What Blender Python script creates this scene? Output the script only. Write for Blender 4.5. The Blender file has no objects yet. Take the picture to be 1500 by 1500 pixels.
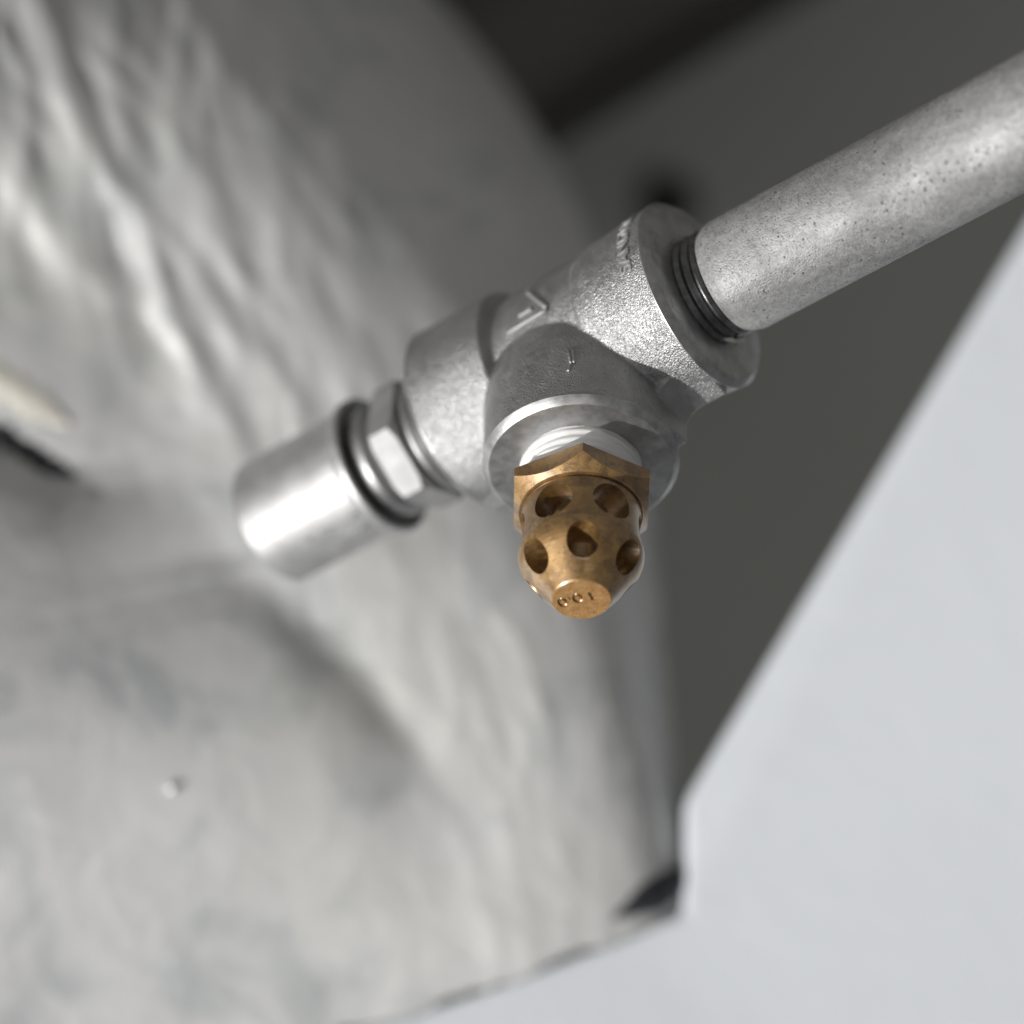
import bpy, bmesh, math, random
import numpy as np
from mathutils import Vector, Matrix
from mathutils.bvhtree import BVHTree

random.seed(7)
rng = np.random.default_rng(11)
R = math.radians
scene = bpy.context.scene
COL = scene.collection

# ------------------------------------------------------------------ camera
# The photograph was taken looking slightly down with the camera held upside down.
# "View" coordinates below are millimetres: x right, y up, z towards the viewer.
FOCAL = 4860.0                      # photograph pixels (1500 wide)
PITCH = R(12.0)
CS, SN = math.cos(PITCH), math.sin(PITCH)
CAM = Vector((0.0, 0.0, 1.45))
ROT = Matrix(((-1, 0, 0), (0, -SN, -CS), (0, -CS, SN)))     # view axes -> world axes


def W(p):
    return CAM + ROT @ (Vector(p) * 0.001)


def D(v):
    return (ROT @ Vector(v)).normalized()


def at(px, py, d):
    """the view point seen at photo pixel px, py at distance d mm"""
    return Vector(((px - 750) / FOCAL * d, -(py - 750) / FOCAL * d, -d))


cam_data = bpy.data.cameras.new("camera")
cam_data.sensor_width = 36.0
cam_data.angle = 2 * math.atan(750 / FOCAL)
cam_data.clip_start = 0.02
cam_data.clip_end = 200
cam_data.dof.use_dof = True
cam_data.dof.focus_distance = 0.570
cam_data.dof.aperture_fstop = cam_data.lens / 24.0           # 24 mm aperture
cam_data.dof.aperture_blades = 0
cam = bpy.data.objects.new("camera", cam_data)
COL.objects.link(cam)
cam.matrix_world = Matrix.Translation(CAM) @ ROT.to_4x4()
scene.camera = cam

# ------------------------------------------------------------------ sky and sun
SUN_VIEW = Vector((-0.66, -0.45, 0.60)).normalized()
sd = D(SUN_VIEW)                                            # towards the sun, world
elev = math.asin(sd.z)
world = bpy.data.worlds.new("World")
scene.world = world
world.use_nodes = True
nt = world.node_tree
sky = nt.nodes.new("ShaderNodeTexSky")
sky.sky_type = 'NISHITA'
sky.sun_disc = False
sky.sun_elevation = elev
sky.sun_rotation = math.atan2(sd.x, sd.y)
sky.air_density = 1.0
sky.dust_density = 5.0
sky.ozone_density = 0.6
hs = nt.nodes.new("ShaderNodeHueSaturation")
hs.inputs['Saturation'].default_value = 0.10                # thin white haze
nt.links.new(sky.outputs[0], hs.inputs['Color'])
bg = nt.nodes['Background']
nt.links.new(hs.outputs[0], bg.inputs['Color'])
bg.inputs['Strength'].default_value = 0.05

sun_data = bpy.data.lights.new("sun", 'SUN')
sun_data.energy = 3.7
sun_data.angle = R(0.55)
sun_data.color = (1.0, 0.985, 0.96)
sun = bpy.data.objects.new("sun", sun_data)
COL.objects.link(sun)
sun.rotation_euler = sd.to_track_quat('Z', 'Y').to_euler()
sun.location = CAM + sd * 3

scene.view_settings.view_transform = 'Standard'
scene.view_settings.look = 'None'
scene.view_settings.exposure = 0.0
scene.view_settings.gamma = 1.0
scene.render.engine = 'CYCLES'
scene.cycles.use_denoising = True
scene.cycles.max_bounces = 10


# ------------------------------------------------------------------ helpers
def link(name, me, parent=None, mat=None, smooth=True):
    o = bpy.data.objects.new(name, me)
    COL.objects.link(o)
    if parent is not None:
        o.parent = parent
    if mat is not None:
        me.materials.clear()
        me.materials.append(mat)
    if smooth:
        me.polygons.foreach_set('use_smooth', [True] * len(me.polygons))
    return o


def thing(name, label, cat, origin, zaxis, xaxis, group=None):
    """an Empty at view point origin, local z/x along the given view directions"""
    z = D(zaxis)
    x = D(xaxis)
    y = z.cross(x).normalized()
    x = y.cross(z).normalized()
    m = Matrix((x, y, z)).transposed().to_4x4()
    m.translation = W(origin)
    o = bpy.data.objects.new(name, None)
    o.empty_display_size = 0.01
    COL.objects.link(o)
    o.matrix_world = m
    o['label'] = label
    o['category'] = cat
    if group:
        o['group'] = group
    return o


def mesh_from(verts, faces, name="mesh"):
    me = bpy.data.meshes.new(name)
    me.from_pydata([tuple(v) for v in verts], [], faces)
    me.update()
    return me


def lathe(profile, segs=128, wob=None, phase=0.0):
    """profile: (radius, z) in mm, revolved about local z; metres out"""
    verts, faces, rings = [], [], []
    for (r, z) in profile:
        if r < 1e-6:
            rings.append([len(verts)])
            verts.append((0, 0, z * .001))
        else:
            ids = []
            for k in range(segs):
                a = 2 * math.pi * k / segs + phase
                rr = r + (wob(a, z, r) if wob else 0)
                ids.append(len(verts))
                verts.append((rr * math.cos(a) * .001, rr * math.sin(a) * .001, z * .001))
            rings.append(ids)
    for A, B_ in zip(rings[:-1], rings[1:]):
        for k in range(segs):
            k2 = (k + 1) % segs
            if len(A) == 1 and len(B_) == 1:
                continue
            if len(A) == 1:
                faces.append((A[0], B_[k], B_[k2]))
            elif len(B_) == 1:
                faces.append((A[k], B_[0], A[k2]))
            else:
                faces.append((A[k], B_[k], B_[k2], A[k2]))
    me = mesh_from(verts, faces)
    bm = bmesh.new()
    bm.from_mesh(me)
    bmesh.ops.recalc_face_normals(bm, faces=bm.faces)
    bm.to_mesh(me)
    bm.free()
    return me


def closed_lathe(profile, segs=128, **k):
    return lathe(list(profile) + [profile[0]], segs, **k) if profile[0][0] > 1e-6 else lathe(profile, segs, **k)


def weld(me, dist=1e-6):
    bm = bmesh.new()
    bm.from_mesh(me)
    bmesh.ops.remove_doubles(bm, verts=bm.verts, dist=dist)
    bmesh.ops.recalc_face_normals(bm, faces=bm.faces)
    bm.to_mesh(me)
    bm.free()
    return me


def sharp(me, deg=25):
    me.polygons.foreach_set('use_smooth', [True] * len(me.polygons))
    me.set_sharp_from_angle(angle=R(deg))
    return me


def sharp_weld(me):
    return sharp(weld(me))


def prism(poly, z0, z1):
    """poly in local x,y mm extruded along z"""
    n = len(poly)
    v = [(x * .001, y * .001, z0 * .001) for x, y in poly] + [(x * .001, y * .001, z1 * .001) for x, y in poly]
    f = [tuple(range(n))[::-1], tuple(range(n, 2 * n))]
    f += [(i, (i + 1) % n, n + (i + 1) % n, n + i) for i in range(n)]
    return weld(mesh_from(v, f))


def evaluated(me, setup):
    o = bpy.data.objects.new("work", me)
    COL.objects.link(o)
    setup(o)
    bpy.context.view_layer.update()
    dg = bpy.context.evaluated_depsgraph_get()
    out = bpy.data.meshes.new_from_object(o.evaluated_get(dg), depsgraph=dg)
    bpy.data.objects.remove(o)
    return out


def boolean(me, cutter, op='DIFFERENCE', own=False):
    c = bpy.data.objects.new("cut", cutter)
    COL.objects.link(c)

    def s(o):
        m = o.modifiers.new("b", 'BOOLEAN')
        m.object = c
        m.operation = op
        m.solver = 'EXACT'
        m.use_self = own
    out = evaluated(me, s)
    bpy.data.objects.remove(c)
    return out


def joined(meshes):
    bm = bmesh.new()
    for m in meshes:
        bm.from_mesh(m)
    me = bpy.data.meshes.new("joined")
    bm.to_mesh(me)
    bm.free()
    return me


def moved(me, mat):
    me = me.copy()
    me.transform(mat)
    if mat.determinant() < 0:
        me.flip_normals()
    return me


def tube(points, radius, n=10, closed=False, flat=1.0, up=None):
    """points: metres in local space; radius metres (number or list)"""
    P_ = [Vector(p) for p in points]
    m = len(P_)
    verts, faces = [], []
    rad = radius if isinstance(radius, (list, tuple)) else [radius] * m
    for i, p in enumerate(P_):
        if closed:
            t = (P_[(i + 1) % m] - P_[i - 1]).normalized()
        else:
            t = (P_[min(i + 1, m - 1)] - P_[max(i - 1, 0)]).normalized()
        u = Vector(up(p)) if up else Vector((0, 0, 1))
        a = t.cross(u)
        if a.length < 1e-6:
            a = t.orthogonal()
        a.normalize()
        b = a.cross(t).normalized()
        for k in range(n):
            g = 2 * math.pi * k / n
            verts.append(p + a * (rad[i] * math.cos(g)) + b * (rad[i] * flat * math.sin(g)))
    for i in range(m if closed else m - 1):
        j = (i + 1) % m
        for k in range(n):
            k2 = (k + 1) % n
            faces.append((i * n + k, i * n + k2, j * n + k2, j * n + k))
    if not closed:
        faces.append(tuple(range(n))[::-1])
        faces.append(tuple((m - 1) * n + k for k in range(n)))
    me = mesh_from(verts, faces)
    bm = bmesh.new()
    bm.from_mesh(me)
    bmesh.ops.recalc_face_normals(bm, faces=bm.faces)
    bm.to_mesh(me)
    bm.free()
    return me


# ------------------------------------------------------------------ materials
class NT:
    def __init__(self, name):
        self.m = bpy.data.materials.new(name)
        self.m.use_nodes = True
        self.t = self.m.node_tree
        self.b = self.t.nodes['Principled BSDF']
        self.co = self.t.nodes.new('ShaderNodeTexCoord').outputs['Object']

    def n(self, kind, **kw):
        nd = self.t.nodes.new(kind)
        for k, v in kw.items():
            if k in nd.inputs:
                self.put(nd, k, v)
            else:
                setattr(nd, k, v)
        return nd

    def put(self, nd, k, v):
        if hasattr(v, 'is_output') and v.is_output:
            self.t.links.new(v, nd.inputs[k])
        else:
            nd.inputs[k].default_value = v

    def noise(self, scale, detail=3, rough=.55, stretch=None, out='Fac', distort=0):
        co = self.co
        if stretch:
            mp = self.t.nodes.new('ShaderNodeMapping')
            mp.inputs['Scale'].default_value = stretch[:3]
            if len(stretch) > 3:
                mp.inputs['Rotation'].default_value = stretch[3]
            self.t.links.new(co, mp.inputs['Vector'])
            co = mp.outputs[0]
        nd = self.n('ShaderNodeTexNoise')
        nd.inputs['Scale'].default_value = scale
        nd.inputs['Detail'].default_value = detail
        nd.inputs['Roughness'].default_value = rough
        nd.inputs['Distortion'].default_value = distort
        self.t.links.new(co, nd.inputs['Vector'])
        return nd.outputs[out]

    def voro(self, scale, feature='F1', out='Distance', rnd=1.0):
        nd = self.n('ShaderNodeTexVoronoi')
        nd.feature = feature
        nd.inputs['Scale'].default_value = scale
        nd.inputs['Randomness'].default_value = rnd
        self.t.links.new(self.co, nd.inputs['Vector'])
        return nd.outputs[out]

    def ramp(self, x, stops):
        nd = self.n('ShaderNodeValToRGB')
        self.t.links.new(x, nd.inputs[0])
        e = nd.color_ramp.elements
        while len(e) < len(stops):
            e.new(.5)
        for el, (p, c) in zip(e, stops):
            el.position = p
            el.color = (c, c, c, 1) if not isinstance(c, tuple) else (*c, 1)
        return nd.outputs[0]

    def mix(self, f, a, b, mode='MIX'):
        nd = self.n('ShaderNodeMix', data_type='RGBA', blend_type=mode)
        for key, v in ((0, f), (6, a), (7, b)):
            if hasattr(v, 'is_output'):
                self.t.links.new(v, nd.inputs[key])
            else:
                nd.inputs[key].default_value = v if key == 0 else (*v, 1)
        return nd.outputs[2]

    def math(self, op, a, b=0.0):
        nd = self.n('ShaderNodeMath', operation=op)
        for i, v in enumerate((a, b)):
            if hasattr(v, 'is_output'):
                self.t.links.new(v, nd.inputs[i])
            else:
                nd.inputs[i].default_value = v
        return nd.outputs[0]

    def bump(self, h, dist, strength=1.0, prev=None):
        nd = self.n('ShaderNodeBump')
        nd.inputs['Distance'].default_value = dist
        nd.inputs['Strength'].default_value = strength
        self.t.links.new(h, nd.inputs['Height'])
        if prev is not None:
            self.t.links.new(prev, nd.inputs['Normal'])
        return nd.outputs[0]

    def set(self, **kw):
        names = dict(color='Base Color', metallic='Metallic', rough='Roughness', normal='Normal', spec='Specular IOR Level')
        for k, v in kw.items():
            s = self.b.inputs[names[k]]
            if hasattr(v, 'is_output'):
                self.t.links.new(v, s)
            elif k == 'color':
                s.default_value = (*v, 1)
            else:
                s.default_value = v
        return self.m


def g(v):
    return (v, v, v)


def cast_metal():
    n = NT("cast_galvanised")
    big = n.noise(160, 4)
    fine = n.math('ADD', n.math('MULTIPLY', n.voro(3900), -.55), n.noise(2800, 2, .5))
    col = n.ramp(big, [(.3, .36), (.7, .49)])
    pits = n.ramp(n.noise(1500, 2), [(.28, 0.0), (.36, 1.0)])
    col = n.mix(n.math('MULTIPLY', n.math('SUBTRACT', 1.0, pits), .6), col, g(.16))
    rough = n.ramp(n.noise(700, 3), [(.3, .38), (.7, .54)])
    nm = n.bump(fine, .00019, 1.0)
    nm = n.bump(n.noise(420, 2), .0002, .5, nm)
    return n.set(color=col, metallic=.97, rough=rough, normal=nm)


def machined():
    n = NT("machined_steel")
    col = n.ramp(n.noise(240, 5, .7), [(.3, .28), (.55, .44), (.75, .52)])
    rings = n.n('ShaderNodeTexWave', wave_type='RINGS', rings_direction='Z')
    rings.inputs['Scale'].default_value = 900
    rings.inputs['Distortion'].default_value = 1.0
    n.t.links.new(n.co, rings.inputs['Vector'])
    nm = n.bump(rings.outputs['Fac'], .000006, .5)
    nm = n.bump(n.noise(900, 4), .00004, .5, nm)
    rough = n.ramp(n.noise(500, 4), [(.3, .34), (.7, .5)])
    return n.set(color=col, metallic=.92, rough=rough, normal=nm)


def thread_metal():
    n = NT("thread_steel")
    col = n.ramp(n.noise(600, 4), [(.3, .12), (.7, .25)])
    nm = n.bump(n.noise(1800, 3), .00004, .5)
    return n.set(color=col, metallic=.95, rough=.33, normal=nm)


def pipe_metal():
    n = NT("galvanised_pipe")
    blot = n.noise(90, 5, .65, stretch=(1, 1, .45))
    col = n.ramp(blot, [(.3, .18), (.5, .28), (.72, .39)])
    mid = n.ramp(n.noise(850, 4, .7), [(.34, .78), (.66, 1.16)])
    col = n.mix(1.0, col, mid, 'MULTIPLY')
    spots = n.voro(620)
    sel = n.noise(130, 3)
    sp = n.math('MULTIPLY', n.math('LESS_THAN', spots, .16), n.math('GREATER_THAN', sel, .53))
    spots2 = n.math('LESS_THAN', n.voro(1500), .22)
    sp2 = n.math('MULTIPLY', spots2, n.math('GREATER_THAN', n.noise(210, 3), .45))
    col = n.mix(n.math('MULTIPLY', sp, .85), col, g(.06))
    col = n.mix(n.math('MULTIPLY', sp2, .85), col, g(.10))
    bl = n.ramp(n.noise(520, 6, .75), [(.60, 0.0), (.69, .75)])
    col = n.mix(bl, col, g(.11))
    streak = n.ramp(n.noise(260, 4, .6, stretch=(1, 1, .05)), [(.60, 0.0), (.74, .35)])
    col = n.mix(streak, col, g(.27))
    rough = n.ramp(n.noise(150, 4), [(.3, .50), (.7, .66)])
    nm = n.bump(n.math('ADD', n.noise(2600, 2, .5), n.math('MULTIPLY', n.voro(2900), -.4)), .00011, .9)
    nm = n.bump(n.noise(330, 3), .00025, .5, nm)
    return n.set(color=col, metallic=.3, rough=rough, normal=nm)


def plated():
    n = NT("zinc_plated")
    col = n.ramp(n.noise(200, 4), [(.3, .38), (.7, .48)])
    rough = n.ramp(n.noise(300, 3), [(.3, .40), (.7, .52)])
    nm = n.bump(n.noise(700, 3), .00005, .5)
    return n.set(color=col, metallic=1.0, rough=rough, normal=nm)


def dull_zinc():
    n = NT("dull_zinc")
    col = n.ramp(n.noise(220, 4), [(.3, .34), (.7, .45)])
    return n.set(color=col, metallic=.9, rough=.68)


def sleeve_metal():
    n = NT("galvanised_sleeve")
    col = n.ramp(n.noise(180, 4), [(.3, .46), (.7, .58)])
    rough = n.ramp(n.noise(300, 3), [(.3, .46), (.7, .6)])
    nm = n.bump(n.noise(500, 3), .00012, .6)
    return n.set(color=col, metallic=.95, rough=rough, normal=nm)


def brass():
    n = NT("tarnished_brass")
    t1 = n.noise(170, 6, .65)
    col = n.mix(n.ramp(t1, [(.34, 0.0), (.66, 1.0)]), (.27, .142, .036), (.45, .27, .088))
    stain = n.ramp(n.noise(420, 6, .72, distort=.6), [(.46, 0.0), (.62, .85)])
    col = n.mix(stain, col, (.15, .078, .024))
    speck = n.math('MULTIPLY', n.math('LESS_THAN', n.voro(1500), .2), n.math('GREATER_THAN', n.noise(300, 5), .55))
    col = n.mix(n.math('MULTIPLY', speck, .9), col, (.035, .028, .02))
    scr = n.ramp(n.noise(900, 4, .6, stretch=(1, .12, .5, (.3, .2, .9))), [(.66, 0.0), (.72, .6)])
    col = n.mix(scr, col, (.66, .52, .36))
    rough = n.ramp(n.noise(330, 5), [(.3, .42), (.7, .56)])
    wv = n.n('ShaderNodeTexWave', wave_type='BANDS', bands_direction='Z')
    wv.inputs['Scale'].default_value = 1300
    wv.inputs['Distortion'].default_value = 2.0
    n.t.links.new(n.co, wv.inputs['Vector'])
    nm = n.bump(n.noise(2400, 4), .00008, .7)
    nm = n.bump(wv.outputs['Fac'], .000012, .6, nm)
    n.b.inputs['Coat Weight'].default_value = 1.0
    n.b.inputs['Coat IOR'].default_value = 1.8
    n.b.inputs['Coat Roughness'].default_value = .31
    return n.set(color=col, metallic=.8, rough=rough, normal=nm)


def brass_face():
    n = NT("brass_sandy_face")
    col = n.mix(n.ramp(n.noise(900, 5, .7), [(.35, 0.0), (.65, 1.0)]), (.34, .17, .05), (.50, .29, .11))
    sp = n.math('LESS_THAN', n.voro(1900), .22)
    col = n.mix(n.math('MULTIPLY', sp, .6), col, (.62, .52, .40))
    dk = n.ramp(n.noise(700, 5, .7), [(.60, 0.0), (.70, .7)])
    col = n.mix(dk, col, (.12, .075, .04))
    nm = n.bump(n.noise(2600, 4, .65), .00012, .8)
    return n.set(color=col, metallic=.5, rough=.55, normal=nm)


def tape_white():
    n = NT("white_tape")
    col = n.mix(n.ramp(n.noise(300, 4), [(.55, 0.0), (.75, .5)]), g(.82), (.72, .66, .55))
    nm = n.bump(n.noise(600, 3, .5, stretch=(1, 1, 6)), .00012, .6)
    return n.set(color=col, metallic=0.0, rough=.5, normal=nm)


def foil():
    n = NT("aluminium_foil_jacket")
    col = n.ramp(n.noise(18, 5), [(.3, .54), (.7, .64)])
    sky_tint = n.ramp(n.noise(34, 4, .6, distort=1.2), [(.52, 0.0), (.66, .55)])  # sky reflections painted into the foil colour as blue-grey patches
    col = n.mix(sky_tint, col, (.34, .375, .385))
    warm = n.ramp(n.noise(11, 3), [(.5, 0.0), (.7, .5)])
    col = n.mix(warm, col, (.58, .575, .54))
    nm = n.bump(n.noise(60, 4, .6, distort=.8), .0012, .5)
    nm = n.bump(n.voro(45), .0012, .35, nm)
    return n.set(color=col, metallic=.35, rough=.5, normal=nm)


def plain(name, c, rough=.6, metallic=0.0, var=.12, scale=12, bump=.0006):
    n = NT(name)
    a = tuple(max(0, x * (1 - var)) for x in c)
    b = tuple(x * (1 + var) for x in c)
    col = n.mix(n.ramp(n.noise(scale, 5), [(.3, 0.0), (.7, 1.0)]), a, b)
    nm = n.bump(n.noise(scale * 25, 3), bump, .3)
    return n.set(color=col, metallic=metallic, rough=rough, normal=nm)


M_CAST, M_MACH, M_THR, M_PIPE = cast_metal(), machined(), thread_metal(), pipe_metal()
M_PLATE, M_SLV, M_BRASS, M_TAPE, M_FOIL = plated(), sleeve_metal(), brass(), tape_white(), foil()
M_PANEL = plain("white_panel_paint", (.685, .715, .755), .42, 0, .05, 5)
M_WALL = plain("grey_wall_paint", (.445, .445, .42), .7, 0, .05, 3, .0003)
M_BEAM = plain("black_steel_paint", (.048, .046, .045), .55)
M_BLACK = plain("black_bolt_and_shade", (.022, .024, .028), .6)  # black of the wall bolt, and of the shade strips at the duct gaps
M_WOOL = plain("cream_insulation", (.66, .635, .57), .9, 0, .12, 120, .003)
M_GROUND = plain("dark_gravel_ground", (.20, .198, .19), .9, 0, .4, 30, .01)

# ------------------------------------------------------------------ the setting
gm = bpy.data.meshes.new("ground")
bm = bmesh.new()
bmesh.ops.create_grid(bm, x_segments=40, y_segments=40, size=60)
bm.to_mesh(gm)
bm.free()
ground = link("ground", gm, None, M_GROUND)
ground['kind'] = 'structure'
ground['label'] = 'dark gravel ground'


def slab(outline, back, bevel=0.0, segs=4):
    """closed slab: outline = view points of the front face, back = view vector of thickness"""
    n = len(outline)
    b = Vector(back)
    v = [W(p) for p in outline] + [W(Vector(p) + b) for p in outline]
    f = [tuple(range(n)), tuple(range(2 * n - 1, n - 1, -1))]
    f += [(i, n + i, n + (i + 1) % n, (i + 1) % n) for i in range(n)]
    me = mesh_from(v, f)
    bm = bmesh.new()
    bm.from_mesh(me)
    bmesh.ops.recalc_face_normals(bm, faces=bm.faces)
    if bevel:
        bmesh.ops.bevel(bm, geom=bm.edges[:], offset=bevel, segments=segs, profile=.5, affect='EDGES')
    bm.to_mesh(me)
    bm.free()
    return me


def on_plane(px, py, nrm, c):
    nrm = Vector(nrm)
    ray = at(px, py, 1.0)
    return ray * (c / nrm.dot(ray))


# dark wall in the shade, facing away from the sun
N2 = Vector((.78, .13, .61)).normalized()
C2 = N2.dot(at(1250, 750, 985))
u2 = Vector((0, -CS, SN))                      # world up in view space
r2 = u2.cross(N2).normalized()
p0 = on_plane(1000, 700, N2, C2)
wall_out = [p0 + r2 * a + u2 * b for a, b in ((-430, -1400), (215, -1400), (215, 2300), (-430, 2300))]
me = slab(wall_out, -N2 * 150)
wall = link("wall", me, None, M_WALL, smooth=False)
wall['label'] = 'shaded dark grey wall behind the pipe'
wall['category'] = 'wall'

# white panel in the sun, lower right
N1 = Vector((0, .26, .966)).normalized()
C1 = N1.dot(at(1000, 1170, 675))
pan = [on_plane(x, y, N1, C1) for x, y in ((1003, 1172), (1003, 1250), (1001, 1338), (885, 1382), (750, 1432), (600, 1486), (400, 1530),
                                           (-420, 1560), (-420, 2100), (1640, 2100), (1640, 105), (1500, 338))]
me = slab(pan, -N1 * 16, .0022, 5)
panel = bpy.data.objects.new("white_panel", me)
COL.objects.link(panel)
me.materials.append(M_PANEL)
sharp(me, 60)
panel['label'] = 'smooth white painted sheet metal panel in full sun, right of the foil duct'
panel['category'] = 'panel'

# dark steel channel crossing the top, behind the duct
bt = thing("steel_channel", "black steel channel in deep shade behind the duct and above the wall", "beam",
           on_plane(905, -25, N2, C2 + 45), (at(1150, -40, 1040) - at(760, 190, 960)), N2)


def boxmesh(x0, x1, y0, y1, z0, z1, bev=.0008):
    me = prism([(x0, y0), (x1, y0), (x1, y1), (x0, y1)], z0, z1)
    bm = bmesh.new()
    bm.from_mesh(me)
    bmesh.ops.bevel(bm, geom=bm.edges[:], offset=bev, segments=2, profile=.5, affect='EDGES')
    bm.to_mesh(me)
    bm.free()
    return me


link("web", boxmesh(-14, -6, -26, 26, -260, 560), bt, plain("lighter_black_steel", (.13, .125, .12), .6), False)  # web colour lighter than the flanges
link("flange", boxmesh(-5.5, 14, 20, 26, -260, 560), bt, M_BEAM, False)
link("flange", boxmesh(-5.5, 14, -26, -20, -260, 560), bt, M_BEAM, False)

# ------------------------------------------------------------------ foil wrapped duct
stations = [  # centre px x, y, depth of the centre, radius px, depth semi-axis mm, squareness
    (388, 1800, 740, 650, 74, 8),
    (362, 1500, 740, 652, 75, 8),
    (346, 1250, 743, 650, 80, 8),
    (328, 1080, 748, 648, 85, 7.5),
    (310, 900, 759, 652, 95, 5.6),
    (290, 740, 777, 654, 110, 3.8),
    (250, 580, 796, 652, 127, 2.5),
    (155, 430, 816, 636, 142, 2.15),
    (-30, 285, 833, 665, 156, 2.0),
    (-190, 130, 847, 655, 166, 2.0),
    (-400, -75, 861, 650, 172, 2.0),
    (-700, -370, 875, 650, 176, 2.0),
    (-1050, -720, 885, 650, 176, 2.0),
]
st = np.array(stations, float)
NT_, NA_ = 500, 560
tt = np.linspace(0, len(st) - 1, NT_)


def catmull(a, t):
    i = np.clip(np.floor(t).astype(int), 0, len(a) - 2)
    f = (t - i)[:, None]
    p0, p1 = a[np.maximum(i - 1, 0)], a[i]
    p2, p3 = a[i + 1], a[np.minimum(i + 2, len(a) - 1)]
    return .5 * (2 * p1 + (p2 - p0) * f + (2 * p0 - 5 * p1 + 4 * p2 - p3) * f ** 2 + (3 * p1 - p0 - 3 * p2 + p3) * f ** 3)


S_ = catmull(st, tt)
cen = np.stack([(S_[:, 0] - 750) / FOCAL * S_[:, 2], -(S_[:, 1] - 750) / FOCAL * S_[:, 2], -S_[:, 2]], 1)
rad = S_[:, 3] / FOCAL * S_[:, 2]
tan = np.gradient(cen, axis=0)
tan[:, 2] = 0
tan /= np.linalg.norm(tan, axis=1)[:, None]
lat = np.stack([tan[:, 1], -tan[:, 0], np.zeros(NT_)], 1)      # to the right of the way up
ang = np.linspace(R(-55), R(235), NA_)
ca, sa = np.cos(ang), np.sin(ang)
ex = 2 / S_[:, 5][:, None]
cu = np.sign(ca)[None] * np.abs(ca)[None] ** ex * np.where(ca < 0, 1.9, 1.0)[None]
ex2 = np.where(ca[None] < 0, 2 / 5.0, ex)
su = np.sign(sa)[None] * np.abs(sa)[None] ** ex2
latl = np.array([.96, .28, 0.0])                            # the far side of the bend runs straight, so it never folds over itself
dirs = np.where((ca < 0)[None, :, None], latl[None, None], lat[:, None])
pts = cen[:, None] + dirs * (rad[:, None] * cu)[..., None]
pts[..., 2] += S_[:, 4][:, None] * su + 0.13 * np.maximum(0, -cu * rad[:, None]) * (su > 0)
du = np.gradient(pts, axis=0)
dv = np.gradient(pts, axis=1)
nrm = np.cross(du, dv)
nrm /= np.linalg.norm(nrm, axis=2)[..., None] + 1e-9
if nrm[NT_ // 2, NA_ // 2, 2] < 0:
    nrm = -nrm
arc = np.concatenate([[0], np.cumsum(np.linalg.norm(np.diff(cen, axis=0), axis=1))])
U = np.repeat(arc[:, None], NA_, 1)
Vv = ang[None] * rad[:, None] * 1.1
ppx = 750 + FOCAL * pts[..., 0] / -pts[..., 2]
ppy = 750 - FOCAL * pts[..., 1] / -pts[..., 2]


def crumple(cell, stretch, rot, seed):
    """creased cellular height field (distance to the nearest of many jittered points)"""
    r_ = np.random.default_rng(seed)
    jx, jy = r_.random((256, 256)), r_.random((256, 256))
    a, b = math.cos(rot), math.sin(rot)
    x = (U * a + Vv * b) / stretch / cell
    y = (-U * b + Vv * a) / cell
    xi, yi = np.floor(x).astype(int), np.floor(y).astype(int)
    best = np.full(x.shape, 9.0)
    for dx in (-1, 0, 1):
        for dy in (-1, 0, 1):
            cx, cy = xi + dx, yi + dy
            qx = cx + jx[cx % 256, cy % 256]
            qy = cy + jy[cx % 256, cy % 256]
            best = np.minimum(best, np.hypot(x - qx, y - qy))
    return best * cell


def bump_px(x, y, r):
    return np.exp(-(((ppx - x) ** 2 + (ppy - y) ** 2) / (2 * r * r)))


def vnoise(x, y, seed):
    r_ = np.random.default_rng(seed)
    tab = r_.random((256, 256))
    xi, yi = np.floor(x).astype(int), np.floor(y).astype(int)
    fx, fy = x - xi, y - yi
    fx, fy = fx * fx * (3 - 2 * fx), fy * fy * (3 - 2 * fy)
    q = lambda i, j: tab[(xi + i) % 256, (yi + j) % 256]
    return (q(0, 0) * (1 - fx) + q(1, 0) * fx) * (1 - fy) + (q(0, 1) * (1 - fx) + q(1, 1) * fx) * fy - .5


amp = .07 + .8 * np.clip(bump_px(110, 210, 170) + .9 * bump_px(330, 450, 130) + .8 * bump_px(60, 60, 180) + .55 * bump_px(470, 600, 110)
                          + .16 * bump_px(800, 1050, 250), 0, 1.1)


def creases(length, width, deg, seed, sharp_=1.0):
    """long folded ridges: |noise| stretched along a direction (deg, picture-plane angle of the wrap)"""
    a_, b_ = math.cos(R(deg)), math.sin(R(deg))
    gx, gy = Gx + 9 * vnoise(Gx / 24, Gy / 24, seed + 7), Gy + 9 * vnoise(Gx / 24, Gy / 24, seed + 8)
    x_, y_ = (gx * a_ + gy * b_) / length, (-gx * b_ + gy * a_) / width
    return np.sqrt((2 * vnoise(x_ + 900, y_ + 900, seed)) ** 2 + .004 * sharp_)


Gx, Gy = ppx / 7.2, -ppy / 7.2                                     # mm on the wrap
h = amp * (-2.5 * creases(80, 14, 112, 71) - 1.3 * creases(50, 8, 92, 72) - .7 * creases(26, 6, 128, 73) - 1.0 * creases(26, 3.2, 106, 74)
           + .10 * crumple(6.5, 2.6, -.7, 3))
h -= h.mean()
h += 1.0 * np.sin(U / 31 + Vv / 47) + .5 * np.sin(U / 19 - Vv / 23 + 1.3)
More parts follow.
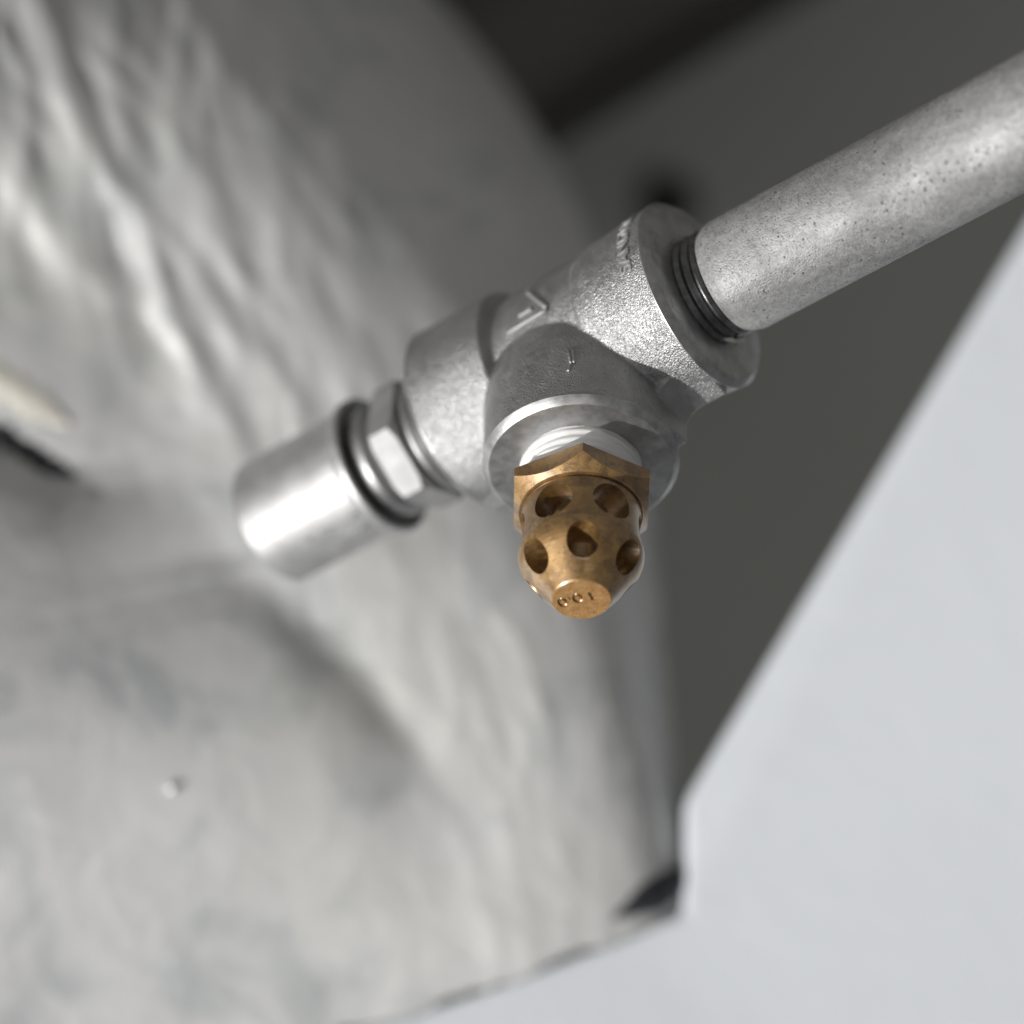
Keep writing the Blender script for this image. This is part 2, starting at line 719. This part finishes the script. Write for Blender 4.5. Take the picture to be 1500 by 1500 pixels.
# long diagonal crease, lower left: the wrap sinks to it, then swells out again below
crx = [-900, -200, 0, 100, 210, 320, 420, 520, 600, 650, 760, 1500]
cry = [100, 540, 652, 704, 758, 818, 890, 980, 1085, 1150, 1290, 2200]
along = (ppx + 100) * 1.3
side = (ppy - np.interp(ppx, crx, cry)) * .75                 # px, positive below the crease
side = side + 8 * vnoise(along / 60, along * 0 + .5, 41) + 9 * vnoise(along / 17, along * 0 + 3.5, 42)
fade = 1 / (1 + np.exp((along - 900) / 60))
sm = side / 6.9
smp = np.maximum(sm, 0)
low = 5.0 * (1 - np.exp(-smp / 6.5)) + 15.0 * (1 - np.exp(-smp / 36.0))
low = low / (1 + np.exp((ppy + .12 * ppx - 1220) / 80))
up_ = np.where(sm <= 0, .5 * (1 - np.exp(np.minimum(sm, 0) / 9.0)), 0)
gap = np.clip(1 - along / 330, 0, 1)
h2 = fade * (low + up_ - 2.2 * gap * np.exp(-(sm / 3.0) ** 2) )
ra = R(-27)
wx_ = 30 * vnoise(ppx / 45, ppy / 45, 61) + 60 * vnoise(ppx / 130, ppy / 130, 62)
wy_ = 18 * vnoise(ppx / 40, ppy / 40, 63) + 40 * vnoise(ppx / 120, ppy / 120, 64)
xs_, ys_ = ppx * math.cos(ra) + ppy * math.sin(ra), -ppx * math.sin(ra) + ppy * math.cos(ra)
below = 1 / (1 + np.exp(-(sm - 1) / 2))
xs_, ys_ = xs_ + wx_, ys_ + wy_
streak = vnoise(xs_ / 170, ys_ / 26, 51) * .10 + vnoise(xs_ / 110, ys_ / 8, 52) * .22 + vnoise(ppx / 60 + ppy / 90, ppy / 60 - ppx / 90, 53) * .4
h = h * (1 - .8 * below * fade) + h2 + streak * (.6 * below * fade + .18)
pts2 = pts + nrm * h[..., None]
verts = [W(p) for p in pts2.reshape(-1, 3)]
faces = []
for i in range(NT_ - 1):
    for j in range(NA_ - 1):
        a = i * NA_ + j
        if ppy[i, j] > 1346 + (1000 - ppx[i, j]) * .37 + 5 * math.sin(ppx[i, j] / 23.0) and ppx[i, j] > -400:
            continue
        faces.append((a, a + NA_, a + NA_ + 1, a + 1))
duct = thing("foil_duct", "large crinkled foil wrapped air duct bending away to the upper left", "duct",
             at(358, 1500, 771), (0, 1, 0), (1, 0, 0))
dinv = duct.matrix_world.inverted()
jme = mesh_from([dinv @ v for v in verts], faces)
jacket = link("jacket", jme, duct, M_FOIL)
bvh = BVHTree.FromPolygons([tuple(p) for p in pts2.reshape(-1, 3)], faces)


def on_duct(px, py, lift=0.0):
    ray = at(px, py, 1.0).normalized()
    hit, n_, i_, d_ = bvh.ray_cast(Vector((0, 0, 0)), ray)
    if hit is None:
        return at(px, py, 760)
    if n_.dot(ray) > 0:
        n_ = -n_
    return hit + n_ * lift


def loc_d(p):
    return dinv @ W(p)


def strip(path, width, lift, mat, name, thick=4.0, jag=0.0, n=90, seed=1, taper=False):
    """a band lying on the duct along a px path"""
    r_ = random.Random(seed)
    P_ = [Vector(p) for p in path]
    L = [0]
    for a, b in zip(P_[:-1], P_[1:]):
        L.append(L[-1] + (b - a).length)
    rows = []
    for k in range(n):
        s = L[-1] * k / (n - 1)
        i = max(j for j in range(len(L) - 1) if L[j] <= s + 1e-6)
        f = (s - L[i]) / (L[i + 1] - L[i])
        c = P_[i].lerp(P_[i + 1], f)
        d = (P_[i + 1] - P_[i]).normalized()
        nn = Vector((-d.y, d.x))
        tp_ = min(1.0, (1.02 - k / (n - 1)) * 5) ** .6 if taper else 1.0
        w0 = tp_ * (width / 2 + r_.uniform(-jag, jag))
        w1 = tp_ * (width / 2 + r_.uniform(-jag, jag))
        rows.append([on_duct(*(c + nn * (w0 * q if q < 0 else w1 * q)), lift + thick * max(0, 1 - q * q) ** .5)
                     for q in (-1, -.8, -.4, 0, .4, .8, 1)])
    m = 7
    v = [loc_d(p) for row in rows for p in row]
    f = [(i * m + j, i * m + j + 1, (i + 1) * m + j + 1, (i + 1) * m + j) for i in range(n - 1) for j in range(m - 1)]
    return link(name, mesh_from(v, f), duct, mat)


strip([(-140, 470), (-20, 548), (50, 590), (100, 622)], 78, -2.2, M_WOOL, "insulation_edge", 3.0, 9, 50, 4, True)
strip([(-140, 548), (-20, 622), (50, 664), (110, 700)], 40, -1.2, M_BLACK, "slot_shade", 1.8, 7, 50, 5, True)  # black strip laid on as the shade inside the open slot

# polished bead added to the wrap for a sun glint, lower left
rv = on_duct(252, 1153, .8)
bm = bmesh.new()
bmesh.ops.create_uvsphere(bm, u_segments=24, v_segments=14, radius=.0010)
for v in bm.verts:
    v.co = v.co + loc_d(rv)
rme = bpy.data.meshes.new("glint_bead")
bm.to_mesh(rme)
bm.free()
rvm = plain("polished_bead", (.9, .9, .9), .18, 1.0, .02)
link("glint_bead", rme, duct, rvm)

# black tube put in as the shadow gap where duct and panel meet
sp = [at(900, 1344, 664), at(926, 1330, 666), at(950, 1315, 669), at(974, 1300, 672), at(986, 1270, 680)]
link("corner_gap_shade", tube([loc_d(p) for p in sp], [.0007, .0018, .0034, .0036, .0016], 12), duct, M_BLACK)

# bolt head on the wall, behind the tee
N2b = on_plane(966, 300, N2, C2)
bt2 = thing("wall_bolt", "black bolt head on the dark wall just above the tee fitting", "bolt", N2b, N2, u2)
link("washer", lathe([(0, 0), (9.5, 0), (9.5, 1.5), (0, 1.5)], 40), bt2, M_BLACK, False)
hexp = [(7.5 * math.cos(R(60 * k)), 7.5 * math.sin(R(60 * k))) for k in range(6)]
link("head", prism(hexp, 1.5, 9), bt2, M_BLACK, False)

# ------------------------------------------------------------------ tee fitting
O = Vector((12.35, 27.8, -600))
P = Vector((.79, .405, .46)).normalized()
B = Vector((-.0139, -.745, .67))
B = (B - P * B.dot(P)).normalized()
Nn = P.cross(B)
Zv = Vector((0, 0, 1))
F = (Zv - P * Zv.dot(P)).normalized()          # round the run: towards the viewer
V = P.cross(F)                                 # F x V = P
F2 = (Zv - B * Zv.dot(B)).normalized()         # round the branch: towards the viewer

tee = thing("tee_fitting", "grainy cast galvanised steel tee joining pipe, brass nozzle and hex nipple", "pipe fitting", O, B, P)
# local axes of the tee: x = run, z = branch
run_prof = [(0, 27.5), (10.8, 27.5), (16.9, 27.5), (18.1, 26.3), (17.4, 18), (16.75, 10.6), (16.2, 9.6), (16.3, 4), (16.1, -4), (15.5, -8.2),
            (15.4, -9.0), (17.9, -9.7), (18.1, -12), (18.0, -20), (18.1, -26.3), (16.9, -27.5), (0, -27.5)]
runm = weld(lathe(run_prof, 160))
runm = moved(runm, Matrix.Rotation(R(90), 4, 'Y'))          # z -> x
brp = [(0, -3), (7, -1.5), (11.5, 1.0), (14.6, 4.0), (16.4, 7.5), (17.1, 11.5), (17.2, 25.8), (16.2, 27), (0, 27)]
brm = weld(lathe(brp, 160))


def web_mesh(sgn):
    cx, cb, r = 17.0 + 3.2, 17.7 + 3.2, 3.2
    pl = [(12, 12), (12, 24.4), (16.95, 24.4)]
    for k in range(9):
        a = R(180 + 90 * k / 8)
        pl.append((cx + r * math.cos(a), cb + r * math.sin(a)))
    pl += [(25.8, 17.6), (25.8, 12)]
    me = prism([(x, b) for x, b in pl], -0.9, 8.5)
    # prism axes: x, y(b), z -> tee local x, z, and y' along Nn (local y = z cross x = B x P = -Nn)
    m = Matrix(((sgn, 0, 0, 0), (0, 0, -1, 0), (0, 1, 0, 0), (0, 0, 0, 1)))
    return moved(me, m)


raw = joined([runm, brm, web_mesh(1), web_mesh(-1)])


def remesh_setup(o):
    m = o.modifiers.new("r", 'REMESH')
    m.mode = 'VOXEL'
    m.voxel_size = .00026
    m.adaptivity = 0
    s = o.modifiers.new("s", 'SMOOTH')
    s.factor = .5
    s.iterations = 5


body = evaluated(raw, remesh_setup)
link("body", body, tee, M_CAST)
# machined ends (branch end, two run ends)
link("machined_face", sharp_weld(lathe([(10.2, 25.5), (16.9, 25.5), (17.3, 25.65), (17.32, 25.78), (16.3, 27.06), (16.15, 27.14), (10.9, 27.14), (10.5, 26.7), (10.2, 25.5)], 200)), tee, M_MACH, False)
for sgn in (1, -1):
    fm = sharp_weld(lathe([(10.2, 25.9), (17.8, 25.9), (18.18, 26.05), (18.2, 26.25), (16.98, 27.58), (16.8, 27.66), (11.0, 27.66), (10.5, 27.2), (10.2, 25.9)], 200))
    link("machined_face", moved(fm, Matrix.Rotation(R(90 * sgn), 4, 'Y')), tee, M_MACH, False)

# raised letters and emblem, laid round the run
tinv = tee.matrix_world.inverted()


def run_point(r, phi, p):
    q = O + F * (r * math.cos(phi)) + V * (r * math.sin(phi)) + P * p
    return tinv @ W(q)


def run_radius(p):
    pr = sorted([(z, r) for r, z in run_prof if r > 11])
    return float(np.interp(p, [a for a, _ in pr], [b for _, b in pr]))


cu_ = bpy.data.curves.new("letters", 'FONT')
cu_.body = "SANDVIK"
cu_.size = 3.5
cu_.space_character = 1.08
cu_.extrude = .28
cu_.bevel_depth = .07
cu_.bevel_resolution = 1
cu_.resolution_u = 6
co_ = bpy.data.objects.new("letters", cu_)
COL.objects.link(co_)
bpy.context.view_layer.update()
dg = bpy.context.evaluated_depsgraph_get()
lm = bpy.data.meshes.new_from_object(co_.evaluated_get(dg), depsgraph=dg)
bpy.data.objects.remove(co_)
wid = max(v.co.x for v in lm.vertices)
for v in lm.vertices:
    x, y, z = v.co
    phi = R(-29) - (x / wid) * R(50)
    p = 23.9 - y
    v.co = run_point(run_radius(p) + .02 + z * .95, phi, p)
M_ZINC = dull_zinc()
link("lettering", lm, tee, M_ZINC)


def run_stroke(pts_, r):
    out = []
    for (p0_, f0), (p1_, f1) in zip(pts_[:-1], pts_[1:]):
        for k in range(8):
            q = k / 8
            p, f = p0_ + (p1_ - p0_) * q, f0 + (f1 - f0) * q
            out.append(run_point(run_radius(p) + .2, R(f), p))
    p, f = pts_[-1]
    out.append(run_point(run_radius(p) + .2, R(f), p))
    return tube(out, r * .001, 10)


link("emblem", joined([run_stroke([(-4.6, -36), (4.8, -37)], .42), run_stroke([(4.8, -38), (.4, -62)], .5),
                        run_stroke([(-1.4, -43.5), (1.6, -44)], .42)]), tee, M_ZINC)


def br_point(r, phi, b):
    q = O + F2 * (r * math.cos(phi)) + B.cross(F2) * (r * math.sin(phi)) + B * b
    return tinv @ W(q)


marks = []
for ph0, b0, ph1, b1 in ((8.6, 14.9, 7.0, 18.4), (6.0, 14.6, 5.2, 18.2), (7.2, 18.7, 8.6, 20.1)):
    marks.append(tube([br_point(17.2, R(ph0 + (ph1 - ph0) * k / 5), b0 + (b1 - b0) * k / 5) for k in range(6)], .00028, 8))
link("cast_mark", joined(marks), tee, M_CAST)

# ------------------------------------------------------------------ galvanised pipe
pipe = thing("threaded_pipe", "mottled galvanised steel pipe with stamped dots, screwed into the tee from upper right", "pipe", O + P * 27.0, P, F)
RP = 10.65
pp = weld(lathe([(8.2, 6.1), (9.6, 5.4), (9.8, 5.4), (10.1, 6.1), (RP - .06, 7.6), (RP, 7.9), (RP, 160), (RP, 420), (8.2, 420), (8.2, 6.1)], 400))
# dot-peened marking: rows of dimples along the pipe
cut = []
GL = {'A': ["01110", "10001", "11111", "10001", "10001"], '7': ["11111", "00010", "00100", "01000", "01000"]}


def ico(p, r):
    bm_ = bmesh.new()
    bmesh.ops.create_icosphere(bm_, subdivisions=2, radius=r)
    m_ = bpy.data.meshes.new("dot")
    bm_.to_mesh(m_)
    bm_.free()
    m_.transform(Matrix.Translation(p))
    return m_


pinv = pipe.matrix_world.inverted()


def pipe_point(px, py, r=RP):
    """local point on the pipe seen at a photo pixel"""
    o_ = pinv @ CAM
    d_ = (pinv @ W(at(px, py, 600))) - o_
    d_.normalize()
    a = d_.x ** 2 + d_.y ** 2
    b = 2 * (o_.x * d_.x + o_.y * d_.y)
    c = o_.x ** 2 + o_.y ** 2 - (r * .001) ** 2
    s = b * b - 4 * a * c
    if s <= 0:
        return None
    return o_ + d_ * ((-b - math.sqrt(s)) / (2 * a))


dots = [(1293, 297, .30), (1310, 295, .25), (1327, 293, .27), (1281, 310, .2), (1300, 308, .28), (1238, 327, .26), (1254, 326, .24), (1272, 323, .2),
        (1318, 283, .24), (1338, 281, .27), (1356, 278, .33), (1372, 277, .24), (1331, 269, .24), (1348, 267, .2), (1365, 265, .30), (1384, 264, .33), (1401, 261, .2),
        (1341, 256, .27), (1359, 254, .3), (1376, 253, .27), (1392, 252, .22), (1411, 249, .33), (1429, 247, .28), (1387, 238, .3), (1404, 237, .33), (1423, 234, .3),
        (1432, 221, .30), (1446, 224, .36), (1449, 218, .28), (1356, 296, .3), (1364, 290, .22), (1263, 337, .2), (1271, 336, .24), (1318, 256, .2), (1121, 426, .36), (1297, 353, .26)]
for x, y, r in dots:
    q = pipe_point(x, y)
    if q:
        out = Vector((q.x, q.y, 0)).normalized()
        cut.append(ico(q + out * (r * .00025), r * .0011))
for k in range(46):
    a = R(random.uniform(-80, 80))
    z = random.uniform(9, 110)
    r = random.choice((.14, .17, .2, .26))
    cut.append(ico(Vector((RP * math.cos(a), RP * math.sin(a), z)) * .001, r * .001))
pp = boolean(pp, joined(cut), own=True)
link("tube", pp, pipe, M_PIPE, False)
# threads
prof = [(9.0, -2.0)]
z = -2.0
while z < 5.2:
    prof += [(9.55, z + .1), (10.08, z + .75), (10.14, z + .95), (10.08, z + 1.1), (9.55, z + 1.75)]
    z += 1.81
prof += [(9.0, z)]
link("thread", weld(lathe(prof, 200)), pipe, M_THR)
# loose thread of sealing hemp at the joint
hp = [Vector((10.55 * math.cos(R(a)), 10.55 * math.sin(R(a)), zz)) * .001 for a, zz in ((60, 2.0), (68, 2.6), (76, 2.4), (84, 3.4), (90, 3.0))]
link("sealing_fibre", tube(hp, [.0002, .0005, .0004, .0006, .0002], 8), pipe, M_WOOL)

# ------------------------------------------------------------------ brass nozzle
noz = thing("spray_nozzle", "tarnished brass spray nozzle with round holes, stamped 10.0 on its tip", "nozzle", O + B * 26, B, F2)
Z0 = 26.0


def zs(pr):
    return [(r, z_ - Z0) for r, z_ in pr]


hexm = prism([(13.45 * math.cos(R(60 * k)), 13.45 * math.sin(R(60 * k))) for k in range(6)], 33.6 - Z0, 38.3 - Z0)
conem = weld(lathe(zs([(0, 33), (14.5, 33), (14.5, 34.35), (10.85, 37.95), (10.75, 38.2), (0, 38.2)]), 240))
hexm = boolean(hexm, conem, 'INTERSECT')


def bevel_mesh(me, off, ang=25, segs=2):
    def s(o):
        m = o.modifiers.new("bv", 'BEVEL')
        m.width = off
        m.segments = segs
        m.limit_method = 'ANGLE'
        m.angle_limit = R(ang)
    return evaluated(me, s)


link("hex_collar", hexm, noz, M_BRASS, False)

outer = [(0, 57.5), (4.95, 57.5), (5.2, 57.3)]
for k in range(1, 15):                                           # cone, then a rounded shoulder
    q = k / 14
    outer.append((5.2 + (9.55 - 5.2) * q, 57.3 - (57.3 - 51.4) * q))
for r, z_ in ((9.98, 50.7), (10.35, 49.95), (10.62, 49.2), (10.82, 48.4), (10.88, 47.9), (10.86, 47.62), (10.80, 47.5),
              (10.44, 47.34), (10.44, 46.9)):
    outer.append((r, z_))
for k in range(1, 9):
    outer.append((10.44, 46.9 - (46.9 - 38.6) * k / 8))
outer += [(10.2, 38.45), (10.2, 37.0), (5.6, 37.0), (5.6, 49.5), (4.6, 51.6), (2.0, 54.0), (0, 54.0)]
nb = weld(lathe(zs(outer), 288))


def cyl(r, length, axis_angle, z_, tilt=0.0):
    c = weld(lathe([(0, 2.0), (r, 2.0), (r, length), (0, length)], 64))
    m = Matrix.Translation((0, 0, (z_ - Z0) * .001)) @ Matrix.Rotation(R(axis_angle), 4, 'Z') @ Matrix.Rotation(R(90 + tilt), 4, 'Y')
    return moved(c, m)


for k in range(6):
    nb = boolean(nb, cyl(3.65, 16, 30 + 60 * k, 42.9))
for k in range(6):
    nb = boolean(nb, cyl(2.75, 16, 60 * k, 51.7))

# stamped 10.0 on the tip: shallow grooves. tip plane local x = F2 (up in the photo), local y = B x F2
yv = B.cross(F2)
flip = 1 if yv.x > 0 else -1


def tip(u, v, dz=0.0):
    """u right in the photo, v up in the photo (mm on the face)"""
    return Vector((v * .001, flip * u * .001, (57.5 - Z0 + dz) * .001))


def tip_px(px, py):
    return ((px - 849.5) / 8.66, (878.5 - py) / (8.66 * .66))


def oval(px, py, a, b, rot):
    u0, v0 = tip_px(px, py)
    return tube([tip(u0 + a * math.cos(t) * math.cos(rot) - b * math.sin(t) * math.sin(rot), v0 + a * math.cos(t) * math.sin(rot) + b * math.sin(t) * math.cos(rot), -.1)
                 for t in [2 * math.pi * k / 26 for k in range(26)]], .00031, 10, closed=True)


def stroke(a, b, r):
    pa, pb = Vector(tip_px(*a)), Vector(tip_px(*b))
    return tube([tip(*(pa.lerp(pb, k / 6)), -.1) for k in range(7)], r * .001, 10)


rt = R(18)
cuts = joined([oval(822.3, 883.0, .64, .92, rt), oval(844.2, 876.5, .70, .98, rt), stroke((830.8, 877.2), (833.2, 876.4), .33),
               stroke((860.0, 867.6), (867.0, 879.0), .32)])
nb = boolean(nb, cuts, own=True)
nb2 = boolean(nb, stroke((866.9, 878.6), (870.0, 875.2), .26))
nb = nb2 if len(nb2.polygons) > 100 else nb
nbo = link("nozzle_body", nb, noz, M_BRASS, False)
nb.materials.append(brass_face())
for pl_ in nb.polygons:
    pl_.material_index = 1 if (pl_.normal.z > .98 and pl_.center.z > (57.1 - Z0) * .001) else 0


def tape_wob(a, z_, r):
    return .10 * math.sin(3 * a + z_) + .07 * math.sin(7 * a - 2 * z_) + .12 * math.sin(2 * math.pi * (z_ / 1.6 + a / (2 * math.pi))) if r > 8 else 0


tp = [(8.0, 25.5)] + [(10.45 - .012 * (k - 30), 25.5 + k * .135) for k in range(61)] + [(8.0, 33.7)]
link("sealing_tape", weld(lathe(zs(tp), 160, wob=tape_wob)), noz, M_TAPE)

# ------------------------------------------------------------------ hex nipple and sleeve on the left end
Q = -P
nip = thing("hex_nipple", "shiny zinc plated hex nipple between the tee and the sleeve", "pipe nipple", O + Q * 26, Q, F)


def zq(pr):
    return [(r, z_ - 26) for r, z_ in pr]


link("thread", weld(lathe(zq([(9, 26), (10.2, 26), (10.3, 29.5), (9.9, 30), (9.9, 31.4), (11.3, 31.8), (11.6, 32.4), (11.3, 33.2), (9.8, 33.6), (9.8, 35.2), (9, 35.2)]), 96)), nip, M_PLATE)
# hex corners at -23, 37 ... degrees from F towards V
hp6 = []
xq = F
yq = Q.cross(F)
for k in range(6):
    phi = R(-23 + 60 * k)
    d = F * math.cos(phi) + V * math.sin(phi)
    hp6.append((12.8 * d.dot(xq), 12.8 * d.dot(yq)))
hx = prism(hp6, 34.9 - 26, 40.6 - 26)
cn = weld(lathe(zq([(0, 34.8), (11.6, 34.8), (12.9, 35.7), (12.9, 39.8), (11.6, 40.7), (0, 40.7)]), 120))
hx = boolean(hx, cn, 'INTERSECT')
hx = bevel_mesh(hx, .00018, 30, 2)
link("hex", hx, nip, M_ZINC, False)
link("neck", weld(lathe(zq([(8, 40.5), (9.9, 40.5), (9.9, 42.4), (11.2, 42.7), (11.4, 43.2), (11.4, 44.6), (11.0, 45.1), (9.6, 45.2), (9.6, 48.0), (8, 48)]), 120)), nip, M_PLATE)

slv = thing("hose_sleeve", "blurred bright galvanised sleeve with a raised rim on the left end", "pipe sleeve", O + Q * 46, Q, F)


def z46(pr):
    return [(r, z_ - 46) for r, z_ in pr]


prof = [(9.4, 48.4), (11.2, 48.2), (12.0, 47.4), (12.4, 46.9)]
for k in range(9):
    a = R(180 - 180 * k / 8)
    prof.append((13.05 + .6 * math.cos(a), 46.9 - .6 * math.sin(a)))
prof += [(13.6, 47.9), (13.3, 48.4), (12.7, 48.8), (12.5, 49.6), (12.5, 72.2), (12.25, 73.0), (11.6, 73.5), (0, 73.5), (0, 71), (9.4, 71)]
sl = weld(lathe(z46(prof + [prof[0]]), 144))
sharp(sl, 50)
o = link("sleeve", sl, slv, M_SLV, smooth=False)
sinv = slv.matrix_world.inverted()
for phi, a, b in ((30, 50, 62.5), (46, 50, 56)):
    ptsr = []
    for k in range(12):
        L_ = a + (b - a) * k / 11
        q = O + F * (12.5 * math.cos(R(phi))) + V * (12.5 * math.sin(R(phi))) + Q * L_
        ptsr.append(sinv @ W(q))
    link("rib", tube(ptsr, .0004, 10), slv, M_ZINC)
